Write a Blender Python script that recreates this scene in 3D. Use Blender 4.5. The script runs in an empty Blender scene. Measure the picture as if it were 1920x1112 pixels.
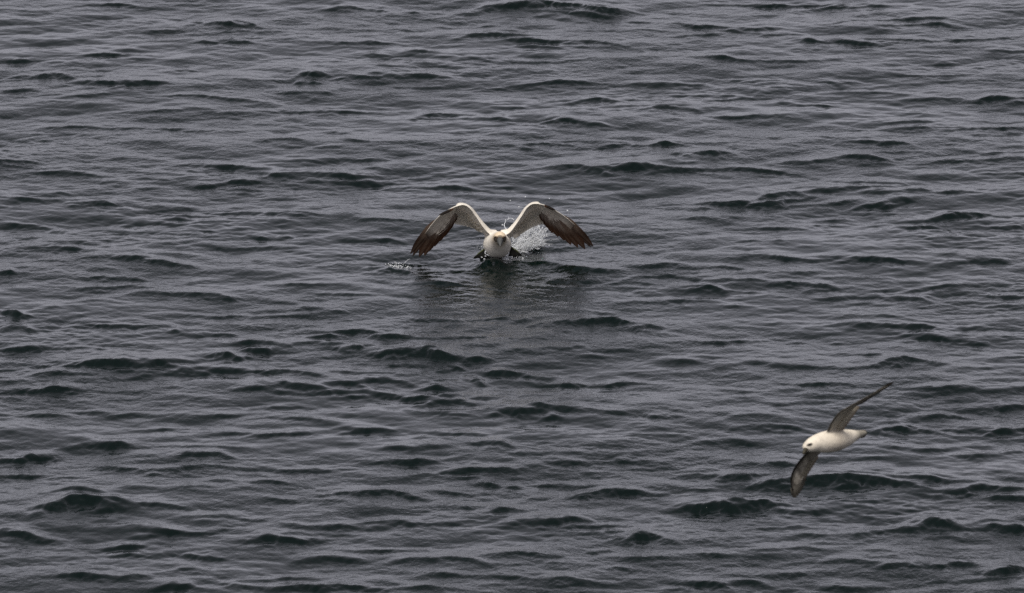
import bpy, math, random
import numpy as np
from mathutils import Vector, Matrix, kdtree

R = math.radians
scene = bpy.context.scene
C = scene.collection
rng = np.random.default_rng(11)
random.seed(5)

# ------------------------------------------------------------------ camera
DEP = R(12.4)                 # the long lens looks down from a cliff
DIST = 80.0                   # metres to the middle of the frame
FOC = 350.0
CAM = Vector((0.0, 0.0, DIST * math.sin(DEP)))
cam_data = bpy.data.cameras.new('camera')
cam_data.lens = FOC
cam_data.sensor_width = 36.0
cam_data.clip_start = 1.0
cam_data.clip_end = 20000.0
cam = bpy.data.objects.new('camera', cam_data)
C.objects.link(cam)
cam.location = CAM
cam.rotation_euler = (math.pi / 2 - DEP, 0, 0)
scene.camera = cam
scene.cycles.use_denoising = False      # the photograph keeps its fine grain
cam_data.dof.use_dof = True
cam_data.dof.focus_distance = 81.0
cam_data.dof.aperture_fstop = 8.0

# ------------------------------------------------------------------ world, sun, exposure
SUN_EL, SUN_AZ = R(59), R(200)      # azimuth clockwise from +Y
w = bpy.data.worlds.new('World')
scene.world = w
w.use_nodes = True
nt = w.node_tree
nt.nodes.clear()
wo = nt.nodes.new('ShaderNodeOutputWorld')
bg = nt.nodes.new('ShaderNodeBackground')
sky = nt.nodes.new('ShaderNodeTexSky')
sky.sky_type = 'NISHITA'
sky.sun_disc = False
sky.sun_elevation = SUN_EL
sky.sun_rotation = SUN_AZ
sky.air_density = 0.4
sky.dust_density = 1.3
sky.ozone_density = 1.0
hs = nt.nodes.new('ShaderNodeHueSaturation')     # cloud cover: the blue is gone
hs.inputs['Saturation'].default_value = 0.12
tint = nt.nodes.new('ShaderNodeMix')
tint.data_type = 'RGBA'
tint.blend_type = 'MULTIPLY'
tint.inputs['Factor'].default_value = 1.0
tint.inputs['B'].default_value = (0.985, 0.957, 1.040, 1)
bg.inputs['Strength'].default_value = 0.135
nt.links.new(sky.outputs[0], hs.inputs['Color'])
nt.links.new(hs.outputs[0], tint.inputs['A'])
nt.links.new(tint.outputs['Result'], bg.inputs['Color'])
nt.links.new(bg.outputs[0], wo.inputs['Surface'])

sd = bpy.data.lights.new('sun', 'SUN')
sd.energy = 2.9
sd.angle = R(28)
sd.color = (1.0, 0.95, 0.87)
sun = bpy.data.objects.new('sun', sd)
C.objects.link(sun)
sun.rotation_euler = (math.pi / 2 - SUN_EL, 0, -SUN_AZ + math.pi)
sdir = Vector((math.sin(SUN_AZ) * math.cos(SUN_EL), math.cos(SUN_AZ) * math.cos(SUN_EL), math.sin(SUN_EL)))
sun.rotation_euler = sdir.to_track_quat('Z', 'Y').to_euler()

scene.view_settings.view_transform = 'Standard'
scene.view_settings.look = 'None'
scene.view_settings.gamma = 1.0
scene.view_settings.use_curve_mapping = False
scene.view_settings.exposure = 0.15

# ------------------------------------------------------------------ helpers
PXF = 1920 * FOC / 36.0       # photo pixels per unit of x/z
cR = Vector((1, 0, 0))
cF = Vector((0, math.cos(DEP), -math.sin(DEP)))
cU = Vector((0, math.sin(DEP), math.cos(DEP)))


def at(px, py, depth):
    """a place seen at a photo pixel, at a given depth along the lens axis"""
    return CAM + (cF + cR * ((px - 960) / PXF) + cU * ((556 - py) / PXF)) * depth


def on_sea(px, py, z=0.0):
    d = cF + cR * ((px - 960) / PXF) + cU * ((556 - py) / PXF)
    return CAM + d * ((z - CAM.z) / d.z)


def tag(o, label=None, cat=None, group=None, kind=None):
    if label: o['label'] = label
    if cat: o['category'] = cat
    if group: o['group'] = group
    if kind: o['kind'] = kind
    return o


def mesh_obj(name, verts, faces, mat, parent=None, smooth=True, cols=None, origin=None):
    me = bpy.data.meshes.new(name)
    if origin is not None:
        verts = [tuple(Vector(v) - origin) for v in verts]
    me.from_pydata([tuple(v) for v in verts], [], faces)
    me.update()
    if smooth:
        me.polygons.foreach_set('use_smooth', [True] * len(me.polygons))
    if cols is not None:
        ca = me.color_attributes.new('col', 'FLOAT_COLOR', 'POINT')
        ca.data.foreach_set('color', np.array([(c[0], c[1], c[2], 1) for c in cols], dtype=np.float32).ravel())
    o = bpy.data.objects.new(name, me)
    C.objects.link(o)
    me.materials.append(mat)
    if parent: o.parent = parent
    return o


def nodes(name):
    m = bpy.data.materials.new(name)
    m.use_nodes = True
    n = m.node_tree
    return m, n, n.nodes['Principled BSDF']


# ------------------------------------------------------------------ materials
def water_material():
    m, n, b = nodes('sea_water')
    b.inputs['Base Color'].default_value = (0.0009, 0.0046, 0.0038, 1)
    b.inputs['Roughness'].default_value = 0.06
    b.inputs['IOR'].default_value = 1.333
    geo = n.nodes.new('ShaderNodeNewGeometry')

    def noise(scale, sx, sy, rot, detail, rough=0.55, dist=0.0):
        mp = n.nodes.new('ShaderNodeMapping')
        mp.inputs['Rotation'].default_value = (0, 0, rot)
        mp.inputs['Scale'].default_value = (sx, sy, 1)
        t = n.nodes.new('ShaderNodeTexNoise')
        t.inputs['Scale'].default_value = scale
        t.inputs['Detail'].default_value = detail
        t.inputs['Roughness'].default_value = rough
        t.inputs['Distortion'].default_value = dist
        n.links.new(geo.outputs['Position'], mp.inputs['Vector'])
        n.links.new(mp.outputs[0], t.inputs['Vector'])
        return t.outputs['Fac']

    def math_(op, a, b_):
        x = n.nodes.new('ShaderNodeMath')
        x.operation = op
        for i, v in enumerate((a, b_)):
            if isinstance(v, (int, float)): x.inputs[i].default_value = v
            else: n.links.new(v, x.inputs[i])
        return x.outputs[0]

    rip1 = noise(14, 1.0, 0.8, 0.35, 3, 0.6, 0.4)
    rip2 = noise(34, 1.0, 0.55, -0.5, 3, 0.6, 0.3)
    gust = noise(0.55, 0.7, 1.0, 0.2, 2, 0.5)
    mr = n.nodes.new('ShaderNodeMapRange')
    mr.inputs['From Min'].default_value = 0.36
    mr.inputs['From Max'].default_value = 0.64
    mr.inputs['To Min'].default_value = 0.35
    mr.inputs['To Max'].default_value = 1.15
    n.links.new(gust, mr.inputs['Value'])
    h = math_('ADD', math_('MULTIPLY', rip1, 1.0), math_('MULTIPLY', rip2, 0.75))
    h = math_('MULTIPLY', h, mr.outputs[0])
    bump = n.nodes.new('ShaderNodeBump')
    bump.inputs['Strength'].default_value = 1.0
    bump.inputs['Distance'].default_value = 0.006
    n.links.new(h, bump.inputs['Height'])
    n.links.new(bump.outputs[0], b.inputs['Normal'])
    return m


def plumage_material(name, rough=0.75, translucent=0.0, streak=60.0):
    """feather colour from the mesh's own colour patches with fine barb streaks"""
    m, n, b = nodes(name)
    at_ = n.nodes.new('ShaderNodeAttribute')
    at_.attribute_name = 'col'
    tc = n.nodes.new('ShaderNodeTexCoord')
    t = n.nodes.new('ShaderNodeTexNoise')
    t.inputs['Scale'].default_value = streak
    t.inputs['Detail'].default_value = 3
    n.links.new(tc.outputs['Object'], t.inputs['Vector'])
    mr = n.nodes.new('ShaderNodeMapRange')
    mr.inputs['To Min'].default_value = 0.82
    mr.inputs['To Max'].default_value = 1.08
    n.links.new(t.outputs['Fac'], mr.inputs['Value'])
    mx = n.nodes.new('ShaderNodeMix')
    mx.data_type = 'RGBA'
    mx.blend_type = 'MULTIPLY'
    mx.inputs['Factor'].default_value = 1.0
    n.links.new(at_.outputs['Color'], mx.inputs['A'])
    t2 = n.nodes.new('ShaderNodeTexNoise')
    t2.inputs['Scale'].default_value = 22
    t2.inputs['Detail'].default_value = 4
    n.links.new(tc.outputs['Object'], t2.inputs['Vector'])
    mr2 = n.nodes.new('ShaderNodeMapRange')
    mr2.inputs['From Min'].default_value = 0.3
    mr2.inputs['From Max'].default_value = 0.7
    mr2.inputs['To Min'].default_value = 0.80
    mr2.inputs['To Max'].default_value = 1.06
    n.links.new(t2.outputs['Fac'], mr2.inputs['Value'])
    mm = n.nodes.new('ShaderNodeMath')
    mm.operation = 'MULTIPLY'
    n.links.new(mr.outputs[0], mm.inputs[0])
    n.links.new(mr2.outputs[0], mm.inputs[1])
    n.links.new(mm.outputs[0], mx.inputs['B'])
    n.links.new(mx.outputs['Result'], b.inputs['Base Color'])
    b.inputs['Roughness'].default_value = rough
    b.inputs['Specular IOR Level'].default_value = 0.12
    bp = n.nodes.new('ShaderNodeBump')
    bp.inputs['Distance'].default_value = 0.004
    bp.inputs['Strength'].default_value = 0.5
    n.links.new(t.outputs['Fac'], bp.inputs['Height'])
    n.links.new(bp.outputs[0], b.inputs['Normal'])
    if translucent > 0:
        out = n.nodes['Material Output']
        tr = n.nodes.new('ShaderNodeBsdfTranslucent')
        n.links.new(mx.outputs['Result'], tr.inputs['Color'])
        ms = n.nodes.new('ShaderNodeMixShader')
        ms.inputs['Fac'].default_value = translucent
        n.links.new(b.outputs[0], ms.inputs[1])
        n.links.new(tr.outputs[0], ms.inputs[2])
        n.links.new(ms.outputs[0], out.inputs['Surface'])
    return m


def plain(name, col, rough, spec=0.5):
    m, n, b = nodes(name)
    t = n.nodes.new('ShaderNodeTexNoise')
    t.inputs['Scale'].default_value = 90
    tc = n.nodes.new('ShaderNodeTexCoord')
    n.links.new(tc.outputs['Object'], t.inputs['Vector'])
    r = n.nodes.new('ShaderNodeValToRGB')
    r.color_ramp.elements[0].color = (col[0] * .7, col[1] * .7, col[2] * .7, 1)
    r.color_ramp.elements[1].color = (min(1, col[0] * 1.2), min(1, col[1] * 1.2), min(1, col[2] * 1.2), 1)
    n.links.new(t.outputs['Fac'], r.inputs['Fac'])
    n.links.new(r.outputs[0], b.inputs['Base Color'])
    b.inputs['Roughness'].default_value = rough
    b.inputs['Specular IOR Level'].default_value = spec
    return m


def spray_material():
    m, n, b = nodes('spray')
    b.inputs['Base Color'].default_value = (0.80, 0.82, 0.84, 1)
    b.inputs['Roughness'].default_value = 0.25
    b.inputs['IOR'].default_value = 1.333
    b.inputs['Transmission Weight'].default_value = 0.4
    return m


M_WATER = water_material()
M_PLUME = plumage_material('plumage')
M_FEATHER = plumage_material('flight_feather', 0.7, 0.30, 90)
M_DARKFEATHER = plumage_material('dark_flight_feather', 0.85, 0.04, 90)
M_BILL = plain('bill_horn', (0.075, 0.078, 0.076), 0.55, .3)
M_BILL2 = plain('bill_horn_dull', (0.045, 0.040, 0.026), 0.6, .3)
M_EYE = plain('eye_dark', (0.012, 0.010, 0.010), 0.15)
M_FOOT = plain('wet_black_skin', (0.005, 0.005, 0.004), 0.7, .08)
M_TOE = plain('green_toe_line', (0.05, 0.06, 0.02), 0.5, .3)
M_SPRAY = spray_material()

# ------------------------------------------------------------------ the sea
LX, LY = 12.0, 31.0
NX, NY = 1000, 1280
X0, Y0 = -6.0, 64.0
DX, DY = LX / NX, LY / NY

# crests seen in the photograph: pixel of the crest's middle, half length in pixels,
# height of its dark front in pixels, slope of the crest line
CRESTS = [
    (215, 5, 50, 9, 0), (425, 42, 42, 14, .06), (300, 54, 60, 8, -.03), (500, 58, 70, 6, .02), (425, 74, 34, 12, .02), (205, 99, 62, 10, .02),
    (20, 112, 40, 7, .03), (60, 142, 30, 8, 0), (103, 139, 24, 11, .05), (230, 153, 58, 15, .03), (400, 180, 62, 9, .07), (585, 137, 26, 17, -.05),
    (490, 150, 40, 8, 0), (575, 172, 34, 11, .03), (560, 206, 95, 6, 0), (180, 178, 50, 6, -.15), (320, 205, 60, 7, -.03), (170, 236, 60, 9, 0),
    (525, 261, 32, 8, .02), (590, 277, 50, 4, .03), (20, 303, 34, 12, .03), (410, 310, 60, 10, .07), (600, 325, 80, 13, .04), (430, 338, 44, 14, -.06),
    (275, 350, 26, 6, 0), (110, 322, 70, 7, .02), (560, 300, 40, 6, .03), (610, 298, 20, 5, 0), (60, 170, 60, 6, 0), (330, 240, 60, 7, .05),
    (955, 9, 62, 18, -.10), (1075, 5, 72, 22, .10), (780, 20, 32, 9, 0), (670, 12, 40, 10, .02), (945, 63, 60, 12, -.06), (1055, 75, 62, 14, .03),
    (680, 79, 38, 11, .02), (800, 97, 30, 9, .02), (730, 102, 30, 7, .02), (870, 108, 34, 6, .04), (990, 112, 90, 8, -.01), (740, 141, 62, 12, .03),
    (735, 126, 26, 7, .05), (790, 161, 36, 5, .02), (1040, 150, 100, 9, -.05), (1140, 155, 20, 6, 0), (1120, 182, 34, 11, -.03), (1225, 153, 36, 6, 0),
    (1220, 184, 34, 7, .02), (1255, 199, 36, 13, .01), (670, 206, 70, 7, .02), (840, 210, 42, 11, -.04), (797, 219, 22, 9, 0), (930, 221, 22, 9, .05),
    (1055, 226, 44, 12, 0), (1120, 233, 24, 8, .08), (1010, 268, 60, 10, .02), (1090, 262, 60, 8, .02), (1200, 265, 60, 12, -.02), (1250, 268, 20, 9, .03),
    (690, 268, 60, 6, .03), (720, 298, 46, 7, .01), (980, 308, 44, 6, .06), (1140, 312, 66, 19, .04), (1240, 318, 50, 8, -.03), (820, 345, 66, 9, .02),
    (670, 338, 60, 10, .04), (1060, 17, 40, 8, .05), (1205, 38, 34, 8, .1), (1215, 55, 40, 6, .05), (870, 48, 36, 6, -.03),
    (1370, 48, 62, 16, .06), (1310, 63, 32, 10, -.05), (1390, 4, 50, 8, 0), (1500, 2, 60, 10, 0), (1560, 10, 50, 8, -.15), (1612, 8, 36, 12, 0),
    (1625, 38, 42, 6, -.12), (1720, 34, 50, 8, .02), (1725, 44, 50, 9, 0), (1517, 73, 22, 12, .02), (1610, 77, 42, 13, .04), (1690, 74, 52, 11, .03),
    (1845, 70, 52, 8, -.08), (1900, 92, 32, 12, -.05), (1355, 108, 44, 13, .03), (1720, 118, 50, 6, -.03), (1460, 114, 60, 7, 0), (1570, 150, 24, 10, 0),
    (1730, 140, 50, 6, .03), (1300, 155, 24, 7, .05), (1430, 148, 22, 7, 0), (1635, 170, 60, 7, .03), (1750, 182, 36, 7, -.03), (1880, 180, 54, 14, -.02),
    (1330, 175, 50, 7, .05), (1510, 192, 40, 8, .06), (1380, 218, 40, 6, 0), (1420, 218, 44, 5, 0), (1710, 228, 44, 8, -.05), (1740, 238, 44, 6, -.02),
    (1850, 238, 60, 8, -.08), (1640, 264, 44, 12, .02), (1530, 256, 30, 6, .05), (1310, 266, 50, 7, .02), (1320, 287, 34, 13, -.02), (1360, 312, 92, 10, -.02),
    (1510, 300, 46, 10, -.08), (1615, 290, 40, 11, .05), (1710, 282, 50, 6, 0), (1820, 297, 60, 9, -.06), (1890, 285, 40, 7, -.08), (1530, 355, 110, 15, -.14),
    (1630, 340, 50, 8, .05), (1680, 358, 42, 14, -.1), (1790, 358, 40, 8, .05), (1350, 376, 40, 12, .02), (1900, 322, 40, 6, 0),
    (60, 373, 60, 8, .02), (165, 380, 50, 7, .02), (185, 381, 34, 9, .02), (265, 384, 26, 7, .04), (345, 400, 36, 11, -.03), (495, 398, 56, 9, .06),
    (560, 400, 40, 8, .05), (45, 417, 46, 10, .02), (510, 442, 30, 9, 0), (100, 463, 76, 7, 0), (280, 455, 50, 5, -.03), (470, 460, 54, 8, .04),
    (70, 487, 40, 8, -.03), (240, 483, 46, 10, .04), (310, 492, 56, 10, .08), (20, 510, 20, 13, .02), (205, 518, 42, 9, -.02), (215, 536, 50, 10, .01),
    (345, 548, 62, 12, .06), (430, 560, 54, 6, 0), (580, 533, 50, 8, .02), (500, 590, 120, 8, -.02), (590, 578, 36, 7, .03), (22, 585, 28, 16, .1),
    (32, 612, 20, 12, .05), (240, 604, 66, 11, .04), (345, 624, 24, 7, .06), (418, 624, 26, 7, .02), (30, 650, 36, 10, -.05), (435, 660, 36, 16, .03),
    (490, 652, 32, 12, .02), (550, 640, 60, 10, .05), (455, 640, 40, 9, -.04), (620, 627, 40, 10, .03), (245, 677, 82, 20, -.08), (360, 684, 66, 15, .07),
    (500, 694, 80, 12, .04), (130, 698, 50, 10, -.05), (530, 720, 56, 14, .06), (90, 726, 60, 12, -.02), (10, 715, 30, 8, 0), (140, 650, 50, 6, .06),
    (730, 410, 50, 9, .02), (710, 445, 44, 9, .02), (1040, 418, 60, 6, .03), (760, 492, 60, 8, .01), (745, 505, 26, 12, .05), (700, 500, 30, 5, .03),
    (935, 489, 34, 24, -.10), (1000, 492, 50, 9, .06), (1110, 505, 50, 9, .04), (870, 508, 44, 7, .05), (805, 530, 40, 9, -.03), (860, 532, 36, 6, .03),
    (1070, 523, 36, 10, -.06), (1060, 536, 50, 8, .01), (975, 532, 16, 7, 0), (1240, 497, 46, 8, -.02), (1230, 513, 40, 9, -.03), (660, 552, 56, 7, .03),
    (1180, 527, 40, 6, -.02), (925, 594, 26, 10, -.02), (972, 596, 20, 8, .03), (830, 598, 56, 8, .05), (1080, 603, 54, 14, .02), (1165, 604, 46, 15, .03),
    (1200, 614, 24, 8, .02), (1060, 590, 50, 6, -.02), (660, 617, 60, 13, .05), (725, 628, 32, 10, .04), (850, 634, 70, 8, .01), (1010, 654, 44, 9, -.04),
    (770, 661, 56, 20, .04), (855, 666, 42, 20, .01), (660, 647, 36, 12, -.04), (965, 691, 52, 16, .09), (890, 708, 16, 12, .15), (685, 711, 54, 15, -.02),
    (820, 722, 26, 11, -.05), (670, 732, 66, 13, .03), (1055, 712, 36, 10, -.03), (1140, 715, 56, 11, -.04), (1190, 655, 50, 6, .04), (700, 700, 60, 6, .02),
    (1240, 560, 60, 7, -.03), (1320, 409, 28, 7, 0), (1430, 378, 40, 16, -.12), (1530, 378, 60, 9, -.1), (1655, 378, 40, 16, -.2), (1560, 407, 24, 6, -.05),
    (1675, 395, 28, 7, -.04), (1780, 402, 66, 20, -.05), (1700, 420, 50, 10, .05), (1885, 422, 40, 9, -.08), (1440, 425, 44, 9, -.03), (1530, 418, 36, 6, -.02),
    (1500, 483, 54, 10, .03), (1650, 484, 56, 13, .04), (1820, 487, 46, 11, -.03), (1310, 500, 56, 7, .03), (1370, 522, 44, 8, .03), (1335, 537, 50, 14, .02),
    (1505, 526, 40, 14, .05), (1480, 510, 40, 7, .06), (1600, 553, 56, 7, -.06), (1790, 532, 66, 8, -.06), (1715, 555, 22, 7, .1), (1900, 553, 40, 8, .02),
    (1380, 571, 24, 7, 0), (1690, 607, 62, 11, .06), (1780, 630, 52, 12, .06), (1590, 606, 50, 7, 0), (1370, 637, 50, 9, -.04), (1705, 674, 48, 17, -.03),
    (1560, 689, 70, 8, .01), (1620, 660, 40, 6, .02), (1410, 680, 40, 7, 0), (1290, 676, 26, 7, .06), (1530, 722, 46, 9, .02), (1900, 670, 30, 7, 0),
    (1860, 730, 60, 8, -.04), (1780, 728, 40, 8, -.02), (1400, 733, 60, 6, .02), (1650, 590, 60, 6, .03), (1870, 570, 60, 6, .03), (1840, 612, 40, 6, .02),
    (50, 775, 60, 9, 0), (165, 768, 30, 7, 0), (250, 772, 40, 7, -.03), (395, 775, 50, 8, -.03), (540, 780, 56, 8, .02), (330, 798, 40, 7, -.06),
    (500, 812, 66, 9, -.02), (180, 827, 46, 13, -.04), (380, 836, 70, 6, .03), (45, 850, 52, 15, -.03), (380, 852, 36, 10, .02), (290, 875, 76, 11, .01),
    (520, 880, 90, 9, .02), (130, 893, 32, 7, 0), (45, 885, 40, 9, -.03), (480, 902, 56, 10, .02), (320, 913, 60, 6, .02), (145, 921, 42, 12, .03),
    (150, 938, 66, 27, -.07), (300, 945, 40, 9, .05), (560, 935, 50, 9, .03), (330, 992, 56, 12, .04), (240, 1018, 42, 12, -.08), (260, 1032, 42, 11, -.03),
    (360, 1036, 50, 10, .03), (510, 1010, 66, 13, -.05), (150, 1074, 60, 11, .04), (330, 1094, 40, 13, 0), (540, 1098, 90, 12, .02), (510, 1080, 50, 9, -.08),
    (350, 1065, 30, 8, -.05), (20, 995, 40, 12, .08), (610, 985, 50, 9, 0), (420, 970, 60, 7, .03), (240, 1082, 30, 8, -.03), (620, 1045, 50, 8, 0),
    (780, 742, 46, 12, .05), (860, 742, 50, 16, -.06), (975, 766, 42, 17, .02), (1035, 762, 36, 14, .06), (890, 768, 50, 8, -.08), (1030, 782, 24, 10, -.02),
    (690, 803, 56, 10, .02), (1120, 773, 70, 8, .02), (1245, 780, 22, 11, .03), (815, 820, 26, 8, .01), (880, 812, 54, 8, .04), (770, 838, 42, 11, -.04),
    (920, 828, 28, 14, .02), (1000, 848, 52, 8, .01), (765, 862, 60, 12, -.03), (1105, 860, 46, 12, -.06), (1180, 860, 26, 9, -.02), (890, 872, 80, 14, -.06),
    (930, 903, 34, 11, .04), (845, 917, 46, 9, .01), (1060, 902, 56, 9, .02), (700, 922, 80, 11, .03), (1160, 912, 62, 19, -.02), (1230, 815, 60, 7, .02),
    (750, 978, 84, 10, 0), (1030, 975, 50, 13, -.07), (945, 955, 26, 10, .02), (1150, 1000, 60, 8, .05), (1210, 1008, 42, 16, .03), (830, 1047, 66, 11, .04),
    (900, 890, 60, 6, 0), (1020, 928, 30, 7, 0), (720, 1030, 60, 8, -.05), (1040, 1085, 70, 12, .06), (1170, 1066, 30, 7, -.02), (870, 1074, 70, 8, .02),
    (660, 1100, 60, 10, .03), (1000, 1040, 70, 7, .02), (1130, 985, 80, 7, .03), (1250, 1045, 60, 8, -.04), (780, 1100, 50, 9, .05),
    (1440, 797, 50, 11, .01), (1370, 822, 40, 8, -.02), (1690, 797, 46, 15, .01), (1800, 803, 36, 8, .02), (1900, 801, 36, 15, -.04), (1770, 776, 46, 8, .01),
    (1870, 757, 46, 10, -.03), (1720, 840, 44, 9, -.02), (1850, 850, 46, 11, -.07), (1440, 864, 36, 9, .05), (1370, 884, 54, 15, .03), (1560, 890, 110, 23, -.02),
    (1690, 890, 90, 16, .05), (1450, 902, 40, 14, -.1), (1860, 913, 60, 14, -.04), (1770, 920, 40, 10, .05), (1895, 930, 34, 12, -.02), (1320, 910, 30, 8, -.06),
    (1370, 938, 66, 21, -.03), (1440, 942, 50, 13, .02), (1500, 956, 40, 11, -.05), (1755, 976, 40, 20, .02), (1690, 992, 46, 11, -.05), (1455, 988, 40, 8, -.02),
    (1880, 985, 50, 14, .06), (1570, 1000, 60, 9, -.04), (1710, 1054, 44, 13, -.02), (1800, 1056, 36, 12, -.03), (1905, 1064, 46, 18, -.03), (1440, 1074, 56, 9, -.01),
    (1345, 1090, 62, 14, .03), (1600, 1095, 40, 9, .03), (1820, 1085, 70, 8, -.05), (1620, 835, 50, 5, .02), (1640, 858, 40, 6, .01), (1560, 1050, 70, 8, 0),
    (1330, 1040, 50, 8, .03), (1480, 1030, 60, 8, -.03), (1640, 940, 50, 7, .02),
]


def spectrum_sea():
    kx = 2 * np.pi * np.fft.fftfreq(NX, DX)
    ky = 2 * np.pi * np.fft.fftfreq(NY, DY)
    KX, KY = np.meshgrid(kx, ky)
    K = np.hypot(KX, KY)
    K[0, 0] = 1e-6
    th = np.arctan2(KY, KX)

    def band(lam_p, power, slope_rms, wind, spread, cut):
        kp = 2 * np.pi / lam_p
        S = np.where(K > 0.25 * kp, np.exp(-1.0 * (kp / K) ** 2) * (K / kp) ** (-power), 0)
        S *= np.exp(-(K * cut) ** 2)
        d = np.cos(th - wind)
        S *= 0.06 + np.abs(d) ** spread
        n_ = rng.normal(size=K.shape) + 1j * rng.normal(size=K.shape)
        H = np.sqrt(S) * n_
        h = np.fft.ifft2(H)
        sx = np.fft.ifft2(1j * KX * H).real
        sy = np.fft.ifft2(1j * KY * H).real
        g = slope_rms / math.sqrt((sx ** 2 + sy ** 2).mean())
        dxx = np.fft.ifft2(1j * KX / K * H).real
        dyy = np.fft.ifft2(1j * KY / K * H).real
        return h.real * g, dxx * g, dyy * g

    fine = band(0.10, 3.2, 0.55, R(-38), 5, 0.003)[0] + band(0.15, 3.4, 0.45, R(-118), 4, 0.004)[0]
    # wind comes in patches: rough water beside smooth
    g_ = np.fft.ifft2(np.exp(-(np.hypot(KX * 1.0, KY * 0.6) / 2.2) ** 2) * (rng.normal(size=K.shape) + 1j * rng.normal(size=K.shape))).real
    g_ = np.clip(0.8 + 0.75 * g_ / g_.std(), 0.08, 2.4)
    tot = None
    for args in BANDS:
        p = band(*args[:6])
        if args[6]: p = tuple(a * g_ for a in p)
        tot = p if tot is None else tuple(a + b for a, b in zip(tot, p))
    return tot + (fine,)


# peak wavelength, fall-off, slope, heading, spread, cut
BANDS = [
    (3.2, 4.6, 0.026, R(-66), 14, 0.02, 0),
    (2.2, 4.6, 0.024, R(-112), 14, 0.02, 0),
    (0.95, 4.2, 0.040, R(-62), 6, 0.012, 0),
    (0.65, 4.2, 0.036, R(-122), 6, 0.012, 0),
    (0.30, 4.0, 0.030, R(-70), 2, 0.008, 1),
    (0.12, 3.8, 0.030, R(-110), 2, 0.005, 1),
]
hgt, chx, chy, fine = spectrum_sea()
CHOP = 1.15

gx = X0 + np.arange(NX) * DX
gy = Y0 + np.arange(NY) * DY

# low noise for bending crest lines
def smooth_noise(n, seed):
    r = np.random.default_rng(seed)
    ph = r.uniform(0, 6.28, n)
    return ph

# big crests break up into smaller ones along and before them
for (px, py, hl, fh, sl) in list(CRESTS):
    if fh >= 10:
        for q in range(3 if fh > 13 else 2):
            CRESTS.append((px + random.uniform(-.8, .8) * hl, py + random.uniform(-.1, 1.1) * fh, hl * random.uniform(.25, .55),
                           fh * random.uniform(.3, .55), sl + random.uniform(-.12, .12)))
for q in range(320):
    CRESTS.append((random.uniform(-60, 1980), random.uniform(-30, 1130), random.uniform(10, 34), random.uniform(2.5, 6), random.uniform(-.1, .1)))
crest = np.zeros((NY, NX))
for i, (px, py, hl, fh, sl) in enumerate(CRESTS):
    r = np.random.default_rng(100 + i)
    A = fh / 410.0 * (0.85 + 0.3 * r.random())
    p = on_sea(px, py, A * 0.9)
    mpp = (p - CAM).length / PXF
    L = hl * mpp * 1.85
    # a tilt in the picture is a much larger turn on the water
    turn = math.atan(max(-0.9, min(0.9, -sl / math.sin(DEP) * 0.8)))
    wf, wb = 1.95 * A, 12.0 * A
    x0i, x1i = int((p.x - L - .1 - X0) / DX), int((p.x + L + .1 - X0) / DX) + 1
    yr = wb + L * abs(math.sin(turn)) + 0.3
    y0i, y1i = int((p.y - yr - Y0) / DY), int((p.y + yr - Y0) / DY) + 1
    x0i, x1i, y0i, y1i = max(0, x0i), min(NX, x1i), max(0, y0i), min(NY, y1i)
    if x0i >= x1i or y0i >= y1i: continue
    XX, YY = np.meshgrid(gx[x0i:x1i] - p.x, gy[y0i:y1i] - p.y)
    u = XX / L
    bend = 0.0
    for q in (1, 1.7, 2.6, 4.1, 6.7, 11.0):
        bend = bend + 1.1 * A / q ** 0.8 * np.sin(q * 2.2 * u * max(1, L / 0.35) ** 0.5 + r.uniform(0, 6.28))
    v = YY - XX * math.tan(turn) - bend + 0.5 * L * u * u * r.uniform(-0.6, 0.9)
    env = np.clip(1 - u * u, 0, 1) ** 1.1
    env = env * (0.82 + 0.3 * np.sin(u * r.uniform(3, 6) + r.uniform(0, 6.28)))
    tf = np.clip(1 + v / wf, 0, 1)
    tb = np.clip(1 - v / wb, 0, 1)
    prof = np.where(v < 0, tf ** 1.7, tb ** 1.8)
    crest[y0i:y1i, x0i:x1i] += A * env * prof

def blur(a, k):
    ker = np.array([1, 4, 6, 4, 1]) / 16.0
    for _ in range(k):
        a = sum(wt * np.roll(a, s, 0) for wt, s in zip(ker, (-2, -1, 0, 1, 2)))
        a = sum(wt * np.roll(a, s, 1) for wt, s in zip(ker, (-2, -1, 0, 1, 2)))
    return a

crest = blur(crest, 1)
# the chop is what it is under the crests, a bit calmer between
# water churned by the bird's run
_g = on_sea(945, 492)
_XX, _YY = np.meshgrid(gx - _g.x, gy - _g.y)
churn = 0.09 * np.exp(-(_XX / 0.75) ** 2 - ((_YY + 0.2) / 1.6) ** 2)
# wind ripples ride on the fronts of the crests
front = np.clip(np.gradient(blur(crest, 2), DY, axis=0) * 2.2, 0, 1)
Z = hgt + crest + fine * (0.03 + 0.80 * blur(front, 2) + churn)
GXX, GYY = np.meshgrid(gx, gy)
PX = GXX - CHOP * chx * 1.0
PY = GYY - CHOP * chy * 1.0


def sea_height(x, y):
    i = int(round((x - X0) / DX)) % NX
    j = int(round((y - Y0) / DY)) % NY
    return float(Z[j, i])


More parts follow.
